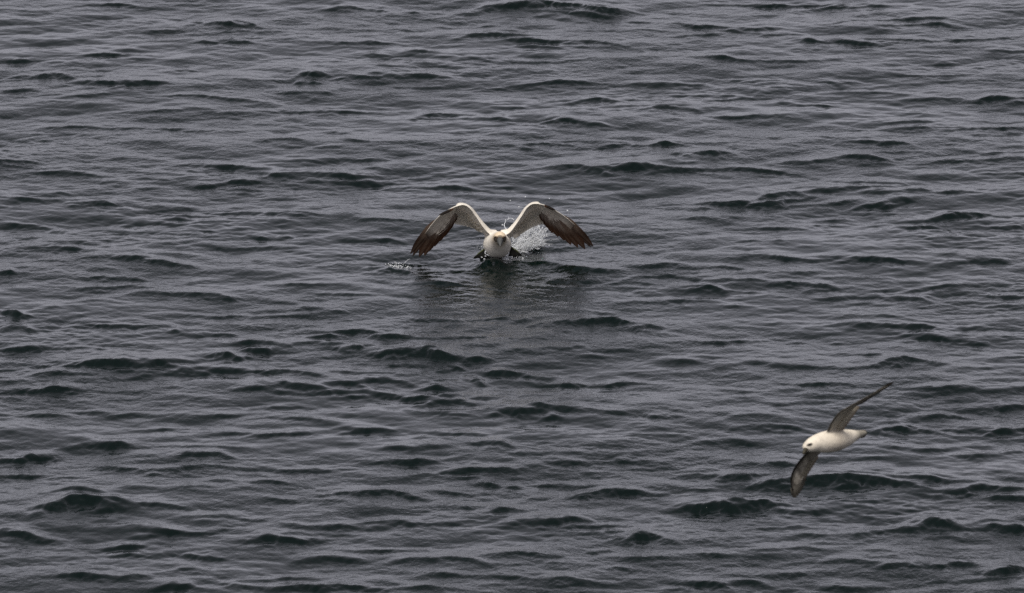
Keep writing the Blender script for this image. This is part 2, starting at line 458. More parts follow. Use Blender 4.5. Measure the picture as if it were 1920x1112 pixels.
def build_sea():
    vs, fs, base = [], [], 0

    def grid(xs, ys, zs, idx):
        nonlocal base
        ny, nx = xs.shape
        vs.append(np.stack([xs, ys, zs], -1).reshape(-1, 3))
        a = np.arange(ny * nx).reshape(ny, nx)
        q = np.stack([a[:-1, :-1], a[:-1, 1:], a[1:, 1:], a[1:, :-1]], -1).reshape(-1, 4) + base
        fs.append(q)
        base += ny * nx

    grid(PX, PY, Z, None)
    # the same sea goes on around it, coarser
    st = 8
    xi = np.arange(0, NX + 1, st) % NX
    yi = np.arange(0, NY + 1, st) % NY
    px = (PX - GXX)[np.ix_(yi, xi)]
    py = (PY - GYY)[np.ix_(yi, xi)]
    zz = hgt[np.ix_(yi, xi)]
    bx, by = np.meshgrid(X0 + np.arange(0, NX + 1, st) * DX, Y0 + np.arange(0, NY + 1, st) * DY)
    for i in range(-3, 4):
        for j in range(-2, 4):
            if i == 0 and j == 0: continue
            grid(px + bx + i * LX, py + by + j * LY, zz, None)
    # and to the horizon
    xa, xb, ya, yb = X0 - 3 * LX, X0 + 4 * LX, Y0 - 2 * LY, Y0 + 4 * LY
    F = 9000.0
    ex = np.array([-F, xa, xb, F]); ey = np.array([-F, ya, yb, F])
    for i in range(3):
        for j in range(3):
            if i == 1 and j == 1: continue
            a, b = np.meshgrid(np.linspace(ex[i], ex[i + 1], 12), np.linspace(ey[j], ey[j + 1], 12))
            grid(a, b, np.zeros_like(a), None)
    V = np.concatenate(vs).astype(np.float32)
    Fq = np.concatenate(fs).astype(np.int32)
    me = bpy.data.meshes.new('sea')
    me.vertices.add(len(V))
    me.vertices.foreach_set('co', V.ravel())
    me.loops.add(Fq.size)
    me.loops.foreach_set('vertex_index', Fq.ravel())
    me.polygons.add(len(Fq))
    me.polygons.foreach_set('loop_start', np.arange(0, Fq.size, 4, dtype=np.int32))
    me.polygons.foreach_set('loop_total', np.full(len(Fq), 4, dtype=np.int32))
    me.polygons.foreach_set('use_smooth', np.ones(len(Fq), dtype=bool))
    me.update(calc_edges=True)
    me.materials.append(M_WATER)
    o = bpy.data.objects.new('sea', me)
    C.objects.link(o)
    tag(o, 'dark grey choppy sea under an overcast sky', 'sea', kind='structure')
    return o


build_sea()

#BIRDS
# ------------------------------------------------------------------ birds: shared shapes
class Shell:
    """closed pieces that are grown together into one skin, with a colour per point"""
    def __init__(self):
        self.v, self.f, self.c = [], [], []

    def rings(self, rings, cols, cap=True):
        b = len(self.v)
        n = len(rings[0])
        for r_, cl in zip(rings, cols):
            self.v += [Vector(p) for p in r_]
            self.c += list(cl) if isinstance(cl[0], (tuple, list)) else [cl] * n
        for i in range(len(rings) - 1):
            for k in range(n):
                a, d = b + i * n + k, b + i * n + (k + 1) % n
                self.f.append((a, d, d + n, a + n))
        if cap:
            self.f.append(tuple(b + k for k in reversed(range(n))))
            self.f.append(tuple(b + (len(rings) - 1) * n + k for k in range(n)))

    def grow(self, name, mat, parent, origin, voxel=0.004, smooth=6):
        me = bpy.data.meshes.new(name + '_source')
        me.from_pydata([tuple(p - origin) for p in self.v], [], self.f)
        o = bpy.data.objects.new(name, me)
        C.objects.link(o)
        md = o.modifiers.new('r', 'REMESH')
        md.mode = 'VOXEL'
        md.voxel_size = voxel
        md.use_smooth_shade = True
        sm = o.modifiers.new('s', 'SMOOTH')
        sm.factor = 0.5
        sm.iterations = smooth
        dg = bpy.context.evaluated_depsgraph_get()
        new = bpy.data.meshes.new_from_object(o.evaluated_get(dg))
        new.name = name
        kd = kdtree.KDTree(len(self.v))
        for i, p in enumerate(self.v):
            kd.insert(p - origin, i)
        kd.balance()
        cols = np.ones((len(new.vertices), 4), dtype=np.float32)
        for i, vt in enumerate(new.vertices):
            near = kd.find_n(vt.co, 4)
            ws = [1 / (d + 0.003) ** 2 for _, _, d in near]
            t = sum(ws)
            for q in range(3):
                cols[i, q] = sum(w_ * self.c[ix][q] for w_, (_, ix, _) in zip(ws, near)) / t
        o.modifiers.clear()
        o.data = new
        bpy.data.meshes.remove(me)
        ca = new.color_attributes.new('col', 'FLOAT_COLOR', 'POINT')
        ca.data.foreach_set('color', cols.ravel())
        new.materials.clear()
        new.materials.append(mat)
        new.polygons.foreach_set('use_smooth', [True] * len(new.polygons))
        o.parent = parent
        return o


def lerp(a, b, t):
    return tuple(x + (y - x) * t for x, y in zip(a, b))


def catmull(pts, n):
    """smooth resampling of a list of tuples/vectors"""
    P = [np.array(p, dtype=float) for p in pts]
    P = [2 * P[0] - P[1]] + P + [2 * P[-1] - P[-2]]
    out = []
    m = len(P) - 3
    for i in range(n):
        t = i / (n - 1) * m
        k = min(int(t), m - 1)
        t -= k
        a, b, c, d = P[k:k + 4]
        out.append(0.5 * ((2 * b) + (-a + c) * t + (2 * a - 5 * b + 4 * c - d) * t * t + (-a + 3 * b - 3 * c + d) * t ** 3))
    return out


def wing_rings(st, n, thick, camber, colf, upper):
    """st: (leading point, trailing point); the skin of the wing with a blunt leading edge"""
    Ls = [Vector(p) for p in catmull([s_[0] for s_ in st], n)]
    Ts = [Vector(p) for p in catmull([s_[1] for s_ in st], n)]
    rings, cols = [], []
    for i in range(n):
        a, b = max(0, i - 1), min(n - 1, i + 1)
        span = ((Ls[b] + Ts[b]) - (Ls[a] + Ts[a])).normalized()
        ch = Ts[i] - Ls[i]
        nrm = span.cross(ch).normalized()
        if nrm.dot(upper) < 0: nrm = -nrm
        s = i / (n - 1)
        th = thick(s)
        cb = camber(s) * ch.length
        up, lo, cu, cl = [], [], [], []
        for q in (0, .04, .12, .25, .42, .6, .8, 1.0):
            body = math.sqrt(max(0, q)) * (1 - q) ** 0.8 * 2.0
            mid = Ls[i] + ch * q + nrm * (cb * 4 * q * (1 - q))
            hh = th * body + 0.0028
            up.append(mid + nrm * hh * 0.55)
            lo.append(mid - nrm * hh * (0.45 if q < .08 else 0.05))
            cu.append(colf(s, q, 1)); cl.append(colf(s, q, 0))
        rings.append(up + lo[::-1])
        cols.append(cu + cl[::-1])
    return rings, cols


def feather(name, base, tip, width, side, nrm, mat, parent, origin, c0, c1, fade=(.2, .6), curve=0.0, tipw=.35, rows=9):
    """one flight feather: a vane with a raised shaft, slightly curved, pointed"""
    base, tip = Vector(base), Vector(tip)
    ax = tip - base
    side = (side - ax * (side.dot(ax) / ax.length_squared)).normalized()
    vs, fs, cs = [], [], []
    for i in range(rows + 1):
        t = i / rows
        c = base + ax * t + nrm * (curve * ax.length * 4 * t * (1 - t))
        wd = width * min(1, .5 + 2.5 * t) * (1 if t < .55 else max(0.06, (1 - ((t - .55) / .45) ** 2.2 * (1 - tipw * .3)) if t < 1 else .12))
        for q, hgt_ in ((-.62, 0), (-.3, .0010), (-.06, .0017), (.08, .0017), (.22, .0010), (.38, 0)):
            vs.append(c + side * wd * q + nrm * hgt_)
            k = min(1, max(0, (t - fade[0]) / (fade[1] - fade[0])))
            cl = lerp(c0, c1, k * k * (3 - 2 * k))
            if abs(q) < .1: cl = lerp(cl, (.35, .3, .24), .05)
            cs.append(cl)
    n = 6
    for i in range(rows):
        for k in range(n - 1):
            a = i * n + k
            fs.append((a, a + 1, a + n + 1, a + n))
    return mesh_obj(name, vs, fs, mat, parent, True, cs, origin)


def tube(pts, rads, n=8):
    rings = []
    P = [Vector(p) for p in pts]
    for i, p in enumerate(P):
        d = (P[min(i + 1, len(P) - 1)] - P[max(i - 1, 0)]).normalized()
        a = d.orthogonal().normalized()
        b = d.cross(a)
        rings.append([p + (a * math.cos(t) + b * math.sin(t)) * rads[i] for t in [2 * math.pi * k / n for k in range(n)]])
    vs = [v for r_ in rings for v in r_]
    fs = []
    for i in range(len(rings) - 1):
        for k in range(n):
            a, b = i * n + k, i * n + (k + 1) % n
            fs.append((a, b, b + n, a + n))
    fs.append(tuple(reversed(range(n))))
    fs.append(tuple((len(rings) - 1) * n + k for k in range(n)))
    return vs, fs


def ellipsoid(c, ax, n=10, m=7):
    vs, fs = [], []
    c = Vector(c)
    for i in range(m + 1):
        p = math.pi * i / m
        for k in range(n):
            q = 2 * math.pi * k / n
            vs.append(c + ax[0] * (math.sin(p) * math.cos(q)) + ax[1] * (math.sin(p) * math.sin(q)) + ax[2] * math.cos(p))
    for i in range(m):
        for k in range(n):
            a, b = i * n + k, i * n + (k + 1) % n
            fs.append((a, b, b + n, a + n))
    return vs, fs


# ------------------------------------------------------------------ the gannet taking off
def gannet():
    base = on_sea(935, 486)
    D0 = (base - CAM).dot(cF)
    S = PXF / D0
    WHITE = (0.80, 0.75, 0.66)
    BUFF = (0.74, 0.60, 0.42)
    GREY = (0.60, 0.54, 0.46)
    BROWN = (0.060, 0.025, 0.011)
    BLACK = (0.009, 0.006, 0.005)
    yc = base.y + 0.02
    sd_, cd_ = math.sin(DEP), math.cos(DEP)
    zc = 0.0

    def W(px, py, y):
        """a point y metres behind the bird's middle, seen at a photo pixel"""
        d = cF + cR * ((px - 960) / PXF) + cU * ((556 - py) / PXF)
        return CAM + d * ((yc + y - CAM.y) / d.y)

    root = bpy.data.objects.new('gannet', None)
    C.objects.link(root)
    root.location = base
    tag(root, 'white gannet with raised dark-tipped wings taking off from the water towards the camera', 'bird')
    sh = Shell()
    # bill base to tail: y, px, py, rx, rz (metres), colour
    chain = [
        (-.455, 937.5, 450.5, .012, .013), (-.44, 937.5, 449.5, .026, .026), (-.415, 937.5, 447.5, .041, .041), (-.38, 937.5, 446.3, .050, .050),
        (-.34, 937.3, 446.0, .0535, .0535), (-.29, 936.6, 447.5, .056, .058), (-.24, 935.5, 451, .068, .072), (-.18, 934, 457, .088, .092),
        (-.11, 933, 459.5, .107, .108), (-.02, 932.5, 458.5, .116, .110), (.09, 932.5, 455, .108, .096), (.20, 932.5, 451, .086, .072),
        (.31, 932.5, 448, .058, .044), (.42, 932.5, 446, .044, .022), (.54, 932.5, 443, .030, .010), (.60, 932.5, 441, .012, .006)]
    cc = catmull(chain, 46)
    N = 28
    rings, cols = [], []
    for (y, px, py, rx, rz) in cc:
        c = W(px, py, y)
        rg, cl = [], []
        for k in range(N):
            t = 2 * math.pi * k / N
            ct, st_ = math.cos(t), math.sin(t)
            bulge = 1.0
            rg.append(c + Vector((ct * rx * bulge, 0, st_ * rz)))
            col = WHITE
            if y < -.22:
                k2 = min(1, (-.22 - y) / .10)
                col = lerp(WHITE, BUFF, k2 * (0.9 if st_ > -.45 else .6))
            if y < -.365 and abs(ct) > .18 and -.65 < st_ < .42: col = lerp(col, (.03, .022, .018), .88)
            if -.42 < y < -.30 and st_ < -.55 and abs(ct) < .4: col = lerp(col, (.05, .045, .035), .7)
            if y < -.43: col = lerp(col, (.05, .045, .04), .8)
            if y > .42: col = lerp(col, (.10, .08, .07), .7)
            cl.append(col)
        rings.append(rg)
        cols.append(cl)
    sh.rings(rings, cols)

    left = [
        ((930, 443, -.10), (926, 452, .10)), ((917, 438, -.12), (911, 447, .05)), ((905, 425, -.13), (902, 436, .02)), ((893, 407.5, -.14), (888, 421, .0)),
        ((880, 390, -.15), (872, 407, .0)), ((866.5, 384.5, -.16), (857, 403, .0)), ((846, 391, -.15), (850, 407, -.02)), ((824, 404.5, -.13), (841, 424, -.02)),
        ((806.5, 424, -.10), (825, 440, -.02)), ((796, 439, -.08), (806, 447, -.02))]
    right = [
        ((940, 443, -.10), (946, 452, .10)), ((955, 437, -.12), (961, 446, .05)), ((966.5, 423, -.13), (972, 434, .02)), ((979, 404.5, -.14), (984, 420, .0)),
        ((990, 388, -.15), (997, 408, .0)), ((1003, 382, -.16), (1009, 402, .0)), ((1025, 386, -.15), (1020, 405, -.02)), ((1045, 396.5, -.13), (1031, 416, -.02)),
        ((1063, 408.5, -.10), (1050, 428, -.02)), ((1079, 422.5, -.08), (1068, 436, -.02))]

    def colf(s, q, up):
        c = WHITE
        if s > .60:
            k = min(1, (s - .60) / .10)
            c = lerp(WHITE, GREY, k * (0.35 if q < .10 else 1))
        if s > .90: c = lerp(c, BROWN, (s - .90) / .10 * .8)
        if s > .64 and q > .55: c = lerp(c, BROWN, (q - .55) / .45 * .75 * (.5 + .5 * math.sin(s * 90)))
        return c

    def thick(s):
        return 0.020 + 0.030 * max(0, 1 - s / .25) if s < .6 else 0.020 - .012 * (s - .6) / .4

    def camber(s):
        return 0.22 if s < .6 else 0.10

    for st, sgn in ((left, -1), (right, 1)):
        pts = [(W(*a), W(*b)) for a, b in st]
        rg, cl = wing_rings(pts, 44, thick, camber, colf, Vector((0, .4, 1)))
        sh.rings(rg, cl)
    sh.grow('body', M_PLUME, root, base, 0.0042, 5)

    # flight feathers: outermost first
    tipL = [(770, 476), (774, 480), (786.5, 481.5), (796.5, 479), (805, 471), (815, 462), (825, 452.5), (834, 443), (841, 433), (847, 421)]
    tipR = [(1112, 462), (1107.5, 463), (1096.5, 467), (1083, 464), (1070, 459), (1058, 451), (1046, 444), (1036, 437), (1028, 428), (1022, 418)]
    fwd = Vector((0, -1, 0))
    for tips, b0, b1, sgn in ((tipL, (816, 415), (854, 398), -1), (tipR, (1056, 406), (1014, 395), 1)):
        for i, tp in enumerate(tips):
            t = i / 9
            bp = (b0[0] + (b1[0] - b0[0]) * t, b0[1] + (b1[1] - b0[1]) * t)
            bpt = W(bp[0], bp[1], -.07 + .0045 * i)
            tpt = W(tp[0], tp[1], -.02 + .0045 * i)
            k = 1.0 - .35 * t
            dark = lerp(BLACK, BROWN, .25 + .75 * t * .6 + random.uniform(-.1, .1))
            basec = lerp((.30, .26, .22), BROWN, .75 if i < 3 else .45)
            o = feather('primary_feather', bpt, tpt, .080 if i > 1 else .056, Vector((-sgn, 0, .3)), fwd, M_DARKFEATHER, root, base, basec, dark,
                        (.25, .62), -.03)
        # long edge feather that shows dark past the wrist
        if sgn < 0:
            feather('alula_feather', W(850, 391, -.17), W(822, 403.5, -.14), .022, Vector((.5, 0, .8)), fwd, M_DARKFEATHER, root, base, BROWN, BLACK, (0, .3))
        else:
            feather('alula_feather', W(1021, 385, -.17), W(1042, 394, -.14), .022, Vector((-.5, 0, .8)), fwd, M_DARKFEATHER, root, base, BROWN, BLACK, (0, .3))
    # secondaries hang from the arm, white, light shows through them
    secL = [((858, 396), (852, 420)), ((862, 396), (858, 421.5)), ((867, 397), (864, 423)), ((872, 400), (870, 424)), ((877, 404), (877, 425.5)), ((882, 410), (884, 427)),
            ((887, 416), (891, 429)), ((892, 422), (898, 431)), ((897, 428), (905, 436))]
    secR = [((1011, 394), (1018, 420)), ((1006, 394), (1012, 422)), ((1001, 395), (1006, 424)), ((996, 398), (1000, 426)), ((991, 403), (993, 429)), ((987, 409), (986, 433)),
            ((982, 415), (979, 437)), ((977, 421), (972, 441)), ((971, 428), (965, 447))]
    for sec, sgn in ((secL, -1), (secR, 1)):
        for i, (b, t_) in enumerate(sec):
            feather('secondary_feather', W(b[0], b[1], -.06 - .002 * i), W(t_[0], t_[1], .10 - .002 * i), .062, Vector((-sgn, 0, 0)), fwd, M_FEATHER, root, base,
                    WHITE, lerp(WHITE, GREY, .12 if i > 1 else .35), (.3, 1), -.06, tipw=.9)
    # tail feathers behind
    for i in range(7):
        a = (i - 3) / 3
        feather('tail_feather', W(932.5 + a * 3, 448, .36), W(932.5 + a * 16, 443 + abs(a) * 3, .64 - abs(a) * .05), .045, Vector((1, 0, 0)), Vector((0, 0, 1)), M_DARKFEATHER, root, base,
                WHITE, BROWN, (.1, .5))

    # bill: a stout cone pointing at the viewer, a little down
    b0, b1 = W(937.5, 450, -.445), W(937.8, 461.5, -.545)
    P = [b0.lerp(b1, t) + Vector((0, 0, .006 * math.sin(t * 3.1))) for t in (0, .2, .4, .6, .8, .95, 1)]
    v, f = tube(P, [.026, .024, .020, .0155, .010, .005, .0015], 14)
    bill = mesh_obj('bill', v, f, M_BILL, root, True, None, base)
    for s in (-1, 1):   # the dark seam along the bill
        q = [p + Vector((s * r_ * .93, -.001, -r_ * .38)) for p, r_ in zip(P[:6], [.026, .024, .020, .0155, .010, .005])]
        v, f = tube(q, [.0022] * 6, 6)
        mesh_obj('bill_seam', v, f, M_EYE, bill, True, None, base)
    for s in (-1, 1):
        c = W(937.5 + s * 8.6, 447.0, -.412)
        v, f = ellipsoid(c, (Vector((.006, 0, 0)), Vector((0, .009, 0)), Vector((0, 0, .009))))
        mesh_obj('eye', v, f, M_EYE, root, True, None, base)
        # brow ridge over the eye
        v, f = tube([W(937.5 + s * 4.5, 445.5, -.452), W(937.5 + s * 7.5, 443.8, -.432), W(937.5 + s * 10.5, 445.2, -.405)], [.004, .006, .003], 8)
        mesh_obj('brow', v, f, plain('dark_brow', (.10, .065, .04), .7), root, True, None, base)

    # webbed feet, splayed and pushing the water
    feet = [((911, 466.5, -.02), [(888, 484.5, -.05), (902, 486.5, -.08), (914, 486, -.10), (925, 483.5, -.08)], (924, 466, .04)),
            ((957.5, 464.5, -.02), [(978, 479.5, -.06), (971, 483.5, -.08), (962, 483, -.10), (954, 480, -.09)], (946, 464, .04))]
    for ank, toes, hip in feet:
        A_ = W(*ank)
        TT = [W(*t_) for t_ in toes]
        vs, fs = [], []
        rows = 5
        fan = []
        for i in range(len(TT)):
            fan.append(TT[i])
            if i + 1 < len(TT): fan.append(TT[i].lerp(TT[i + 1], .5).lerp(A_, .10))
        nrm = (TT[0] - A_).cross(TT[-1] - A_).normalized()
        if nrm.y > 0: nrm = -nrm
        m = len(fan)
        for sd2 in (0, 1):
            for i in range(rows + 1):
                t = .12 + .88 * i / rows
                for j, p in enumerate(fan):
                    ridge = .004 if j % 2 == 0 else 0
                    vs.append(A_.lerp(p, t) + nrm * ((.003 + ridge) * (1 if sd2 == 0 else -1)) + nrm * .012 * math.sin(t * 3.1))
        off = (rows + 1) * m
        for i in range(rows):
            for j in range(m - 1):
                a = i * m + j
                fs.append((a, a + 1, a + m + 1, a + m))
                fs.append((a + off, a + off + m, a + off + m + 1, a + off + 1))
        for i in range(rows):
            for j in (0, m - 1):
                a = i * m + j
                fs.append((a, a + m, a + m + off, a + off))
        for j in range(m - 1):
            for i in (0, rows):
                a = i * m + j
                fs.append((a, a + 1, a + 1 + off, a + off))
        foot = mesh_obj('foot', vs, fs, M_FOOT, root, True, None, base)
        v, f = tube([W(*hip), A_.lerp(W(*hip), .4), A_], [.022, .014, .010], 10)
        mesh_obj('leg', v, f, M_FOOT, root, True, None, base)
        for t_ in TT:
            v, f = tube([A_ + nrm * .007, A_.lerp(t_, .5) + nrm * .018, t_ + nrm * .003], [.007, .0055, .003], 8)
            mesh_obj('toe', v, f, M_TOE if t_ is TT[0] else M_FOOT, foot, True, None, base)
    return root


# ------------------------------------------------------------------ the fulmar banking past
def fulmar():
    DF = 63.0
    S = PXF / DF

    def W(px, py, d):
        return at(px, py, DF + d)

    base = W(1560, 826, .05)
    root = bpy.data.objects.new('fulmar', None)
    C.objects.link(root)
    root.location = base
    tag(root, 'white bodied fulmar with grey wings banking low over the water on stiff wings', 'bird')
    WHITE = (0.78, 0.71, 0.59)
    GREYW = (0.26, 0.24, 0.20)
    DARK = (0.013, 0.011, 0.009)
    sh = Shell()
    # px, py, depth, half width in the picture (px), half depth (m)
    chain = [(1509.5, 843.5, -.105, 3, .012), (1511, 841, -.10, 8, .026), (1515, 837.8, -.09, 11, .036), (1521, 834.8, -.08, 13.4, .045), (1530, 831.4, -.06, 16, .052),
             (1542, 829.5, -.03, 19.3, .062), (1556, 827.5, .0, 20.8, .070), (1571, 825, .03, 20, .070), (1585, 821.5, .06, 16.8, .058), (1597, 818, .09, 12.8, .042),
             (1608, 815, .11, 8.6, .026), (1617, 812.5, .13, 6, .014), (1624, 811, .145, 3, .007)]
    cc = catmull(chain, 70)
    N = 52
    EYE = W(1518, 834, -.12)
    rings, cols = [], []
    for i, (px, py, d, hw, hd) in enumerate(cc):
        a, b = cc[max(0, i - 1)], cc[min(len(cc) - 1, i + 1)]
        ax = W(b[0], b[1], b[2]) - W(a[0], a[1], a[2])
        ax.normalize()
        side = cF.cross(ax).normalized()
        if side.dot(cU) < 0: side = -side
        dep = ax.cross(side).normalized()
        c = W(px, py, d)
        rg, cl = [], []
        for k in range(N):
            t = 2 * math.pi * k / N
            rg.append(c + side * (math.cos(t) * hw / S) + dep * (math.sin(t) * hd))
            col = lerp(WHITE, (.50, .44, .36), .8 * max(0, 1 - abs(px - 1564) / 30))  # shading of the mid-belly under the wing, painted into the colour
            de = (rg[-1] - EYE)
            de = math.hypot(de.dot(cR) / .019, (de.dot(cU) + .25 * de.dot(cR) * -1) / .009)
            if de < 1.3 and (rg[-1] - c).dot(cF) < 0: col = lerp((.015, .012, .01), col, min(1, max(0, (de - .75) / .55)))
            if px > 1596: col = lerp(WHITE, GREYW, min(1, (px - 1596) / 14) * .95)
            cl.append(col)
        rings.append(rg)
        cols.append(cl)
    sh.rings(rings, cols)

    near = [((1550, 822, .0), (1582, 820, .05)), ((1551, 810, -.05), (1582, 807, .02)), ((1556, 797, -.09), (1582, 796, -.03)), ((1565, 783, -.14), (1588, 782, -.08)),
            ((1574.5, 773, -.18), (1596, 772, -.13)), ((1590, 764, -.22), (1604, 764, -.19)), ((1612, 751.5, -.27), (1621, 752, -.25)), ((1640, 736, -.33), (1645, 737.5, -.32)),
            ((1662, 724.5, -.37), (1665, 725.5, -.365))]
    far = [((1524, 838, .02), (1552, 838, .06)), ((1513, 848, .05), (1539, 850, .10)), ((1503, 859, .09), (1527.5, 862, .14)), ((1494, 870, .13), (1518.5, 875, .18)),
           ((1486, 883, .17), (1511, 889, .21)), ((1482, 897, .20), (1505, 902, .23)), ((1482.5, 910, .22), (1501, 912, .25)), ((1485.5, 921, .24), (1497, 922, .26))]

    def colf(s, q, up):
        c = lerp((.62, .57, .47), (.40, .36, .29), min(1, s * 1.4))
        if up: c = (.20, .19, .18)
        if q < .16: c = lerp(DARK, c, .12 + q * 2)
        if s > .6: c = lerp(c, DARK, min(1, (s - .6) / .4) * .6)
        return c

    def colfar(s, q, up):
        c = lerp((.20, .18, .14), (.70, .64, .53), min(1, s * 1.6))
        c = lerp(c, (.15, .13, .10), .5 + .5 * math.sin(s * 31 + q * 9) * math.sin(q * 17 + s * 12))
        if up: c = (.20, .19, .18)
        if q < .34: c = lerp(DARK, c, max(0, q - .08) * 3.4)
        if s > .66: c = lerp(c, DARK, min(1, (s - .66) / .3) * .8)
        return c

    for st, cf in ((near, colf), (far, colfar)):
        pts = [(W(*a), W(*b)) for a, b in st]
        rg, cl = wing_rings(pts, 36, lambda s: .020 * (1 - s) + .007, lambda s: .08, cf, cF)
        sh.rings(rg, cl)
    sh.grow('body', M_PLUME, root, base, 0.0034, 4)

    back = cF.copy()
    # hand feathers
    tf = [((1486, 912), (1489, 933.5)), ((1489, 912), (1492.5, 934)), ((1493, 911), (1496, 930)), ((1496, 909), (1499.5, 925.5)), ((1499, 906), (1502.5, 920.5)), ((1501, 903), (1505.5, 915.5)),
          ((1503, 898), (1508.5, 909.5)), ((1505, 892), (1511.5, 902.5))]
    for i, (b, t_) in enumerate(tf):
        feather('primary_feather', W(b[0], b[1], .235), W(t_[0], t_[1], .27), .026, Vector((1, 0, .2)), -back, M_DARKFEATHER, root, base,
                lerp(GREYW, DARK, .5), lerp(DARK, GREYW, .1 + .04 * i), (.1, .7))
    tn = [((1650, 732), (1676, 716.5)), ((1640, 738), (1668, 722.5)), ((1630, 744), (1657, 730)), ((1621, 749), (1647, 736.5)), ((1613, 754), (1637, 743)), ((1606, 759), (1627, 749.5))]
    for i, (b, t_) in enumerate(tn):
        feather('primary_feather', W(b[0], b[1], -.33 + .02 * i), W(t_[0], t_[1], -.38 + .03 * i), .020, Vector((.5, 0, -.8)), -back, M_DARKFEATHER, root, base,
                lerp(GREYW, DARK, .6), DARK, (0, .6))
    # secondaries on both arms
    for i in range(8):
        t = i / 7
        b = (1571 + 24 * t, 800 - 33 * t)
        e = (1584.5 + 27 * t, 803 - 40 * t)
        feather('secondary_feather', W(b[0], b[1], -.04 - .12 * t), W(e[0], e[1], -.02 - .13 * t), .030, Vector((.4, 0, .8)), -back, M_FEATHER, root, base,
                (.42, .38, .30), (.20, .16, .12), (.3, 1), tipw=.9)
        b = (1524 - 23 * t, 856 + 36 * t)
        e = (1533.5 - 24 * t, 861 + 38 * t)
        feather('secondary_feather', W(b[0], b[1], .12 + .09 * t), W(e[0], e[1], .15 + .09 * t), .030, Vector((-.5, 0, -.8)), -back, M_FEATHER, root, base,
                (.30, .27, .21), (.16, .13, .10), (.3, 1), tipw=.9)
    # tail fan
    for i in range(6):
        a = (i - 2.5) / 2.5
        feather('tail_feather', W(1604, 815 + a * 3, .11), W(1626 - abs(a) * 2, 811.5 + a * 4.5 , .17), .026, cU, -back, M_FEATHER, root, base,
                (.30, .27, .22), (.16, .14, .11), (.1, .7), tipw=.9)
    # bill with its tube, short and hooked
    P = [W(1511, 842.5, -.11), W(1508.5, 846.5, -.125), W(1506.8, 850, -.14), W(1506.6, 852.5, -.145)]
    v, f = tube(P, [.014, .0115, .009, .003], 12)
    bill = mesh_obj('bill', v, f, M_BILL2, root, True, None, base)
    v, f = tube([P[0] + Vector((-.006, -.006, .004)), P[1] + Vector((-.006, -.007, .003))], [.0065, .005], 10)
    mesh_obj('nostril_tube', v, f, M_BILL2, bill, True, None, base)
    v, f = ellipsoid(W(1519.5, 833.0, -.124), (cR * .007, cF * .007, cU * .006))
    mesh_obj('eye', v, f, M_EYE, root, True, None, base)
    return root


gannet_root = gannet()
fulmar_root = fulmar()


# ------------------------------------------------------------------ spray
def ico():
    p = (1 + 5 ** .5) / 2
    v = np.array([(-1, p, 0), (1, p, 0), (-1, -p, 0), (1, -p, 0), (0, -1, p), (0, 1, p), (0, -1, -p), (0, 1, -p), (p, 0, -1), (p, 0, 1), (-p, 0, -1), (-p, 0, 1)], dtype=float)
    v /= np.linalg.norm(v[0])
    f = [(0, 11, 5), (0, 5, 1), (0, 1, 7), (0, 7, 10), (0, 10, 11), (1, 5, 9), (5, 11, 4), (11, 10, 2), (10, 7, 6), (7, 1, 8), (3, 9, 4), (3, 4, 2), (3, 2, 6), (3, 6, 8), (3, 8, 9), (4, 9, 5), (2, 4, 11), (6, 2, 10), (8, 6, 7), (9, 8, 1)]
    return v, f


ICO_V, ICO_F = ico()


class Spray:
    def __init__(self):
        self.v, self.f = [], []

    def drop(self, p, r_, stretch=None, k=1.0):
        b = len(self.v)
        vs = ICO_V * r_
        if stretch is not None:
            d = np.array(stretch.normalized())
            vs = vs + np.outer(vs @ d, d) * (k - 1)
        self.v += [tuple(np.array(p) + x) for x in vs]
        self.f += [tuple(i + b for i in t) for t in ICO_F]

    def mist(self, p, r_, d):
        b = len(self.v)
        e = d.orthogonal().normalized()
        g_ = d.cross(e).normalized() * r_
        e = e * r_
        self.v += [tuple(p + q) for q in (e, -e, g_, -g_, d, -d)]
        self.f += [(b, b + 2, b + 4), (b + 2, b + 1, b + 4), (b + 1, b + 3, b + 4), (b + 3, b, b + 4), (b + 2, b, b + 5), (b + 1, b + 2, b + 5), (b + 3, b + 1, b + 5), (b, b + 3, b + 5)]

    def thread(self, pts, rads):
        v, f = tube(pts, rads, 5)
        b = len(self.v)
        self.v += [tuple(p) for p in v]
        self.f += [tuple(i + b for i in t) for t in f]

    def build(self, name, label, cat, origin):
        o = mesh_obj(name, self.v, self.f, M_SPRAY, None, True, None, origin)
        o.location = origin
        tag(o, label, cat, kind='stuff')
        return o


def jet(sp, rr, p0, vel, n, spread, rad, trail=True):
    """water thrown up: threads that break into beads along their flight"""
    for _ in range(n):
        v_ = Vector(vel) * rr.uniform(.35, 1.1) + Vector((rr.gauss(0, spread), rr.gauss(0, spread), rr.gauss(0, spread * .8)))
        p = Vector(p0) + Vector((rr.gauss(0, .03), rr.gauss(0, .05), rr.uniform(-.01, .02)))
        T = rr.uniform(.02, .13)
        path = []
        for i in range(7):
            t = T * (0.15 + .85 * i / 6)
            path.append(p + v_ * t + Vector((0, 0, -4.9 * t * t)))
        if path[-1].z < .0 or path[-1].z > .27 + .12 * rr.random(): continue
        r0 = rad * rr.uniform(.5, 1.2)
        if trail and rr.random() < .85:
            sp.thread(path, [r0 * .25, r0 * .4, r0 * .5, r0 * .45, r0 * .5, r0 * .6, r0 * .5])
        for q in range(rr.randint(0, 2)):
            sp.drop(path[rr.randint(1, 6)] + Vector((rr.gauss(0, .006), rr.gauss(0, .01), rr.gauss(0, .006))), r0 * rr.uniform(.4, 1.0), v_, rr.uniform(1.5, 4.5))


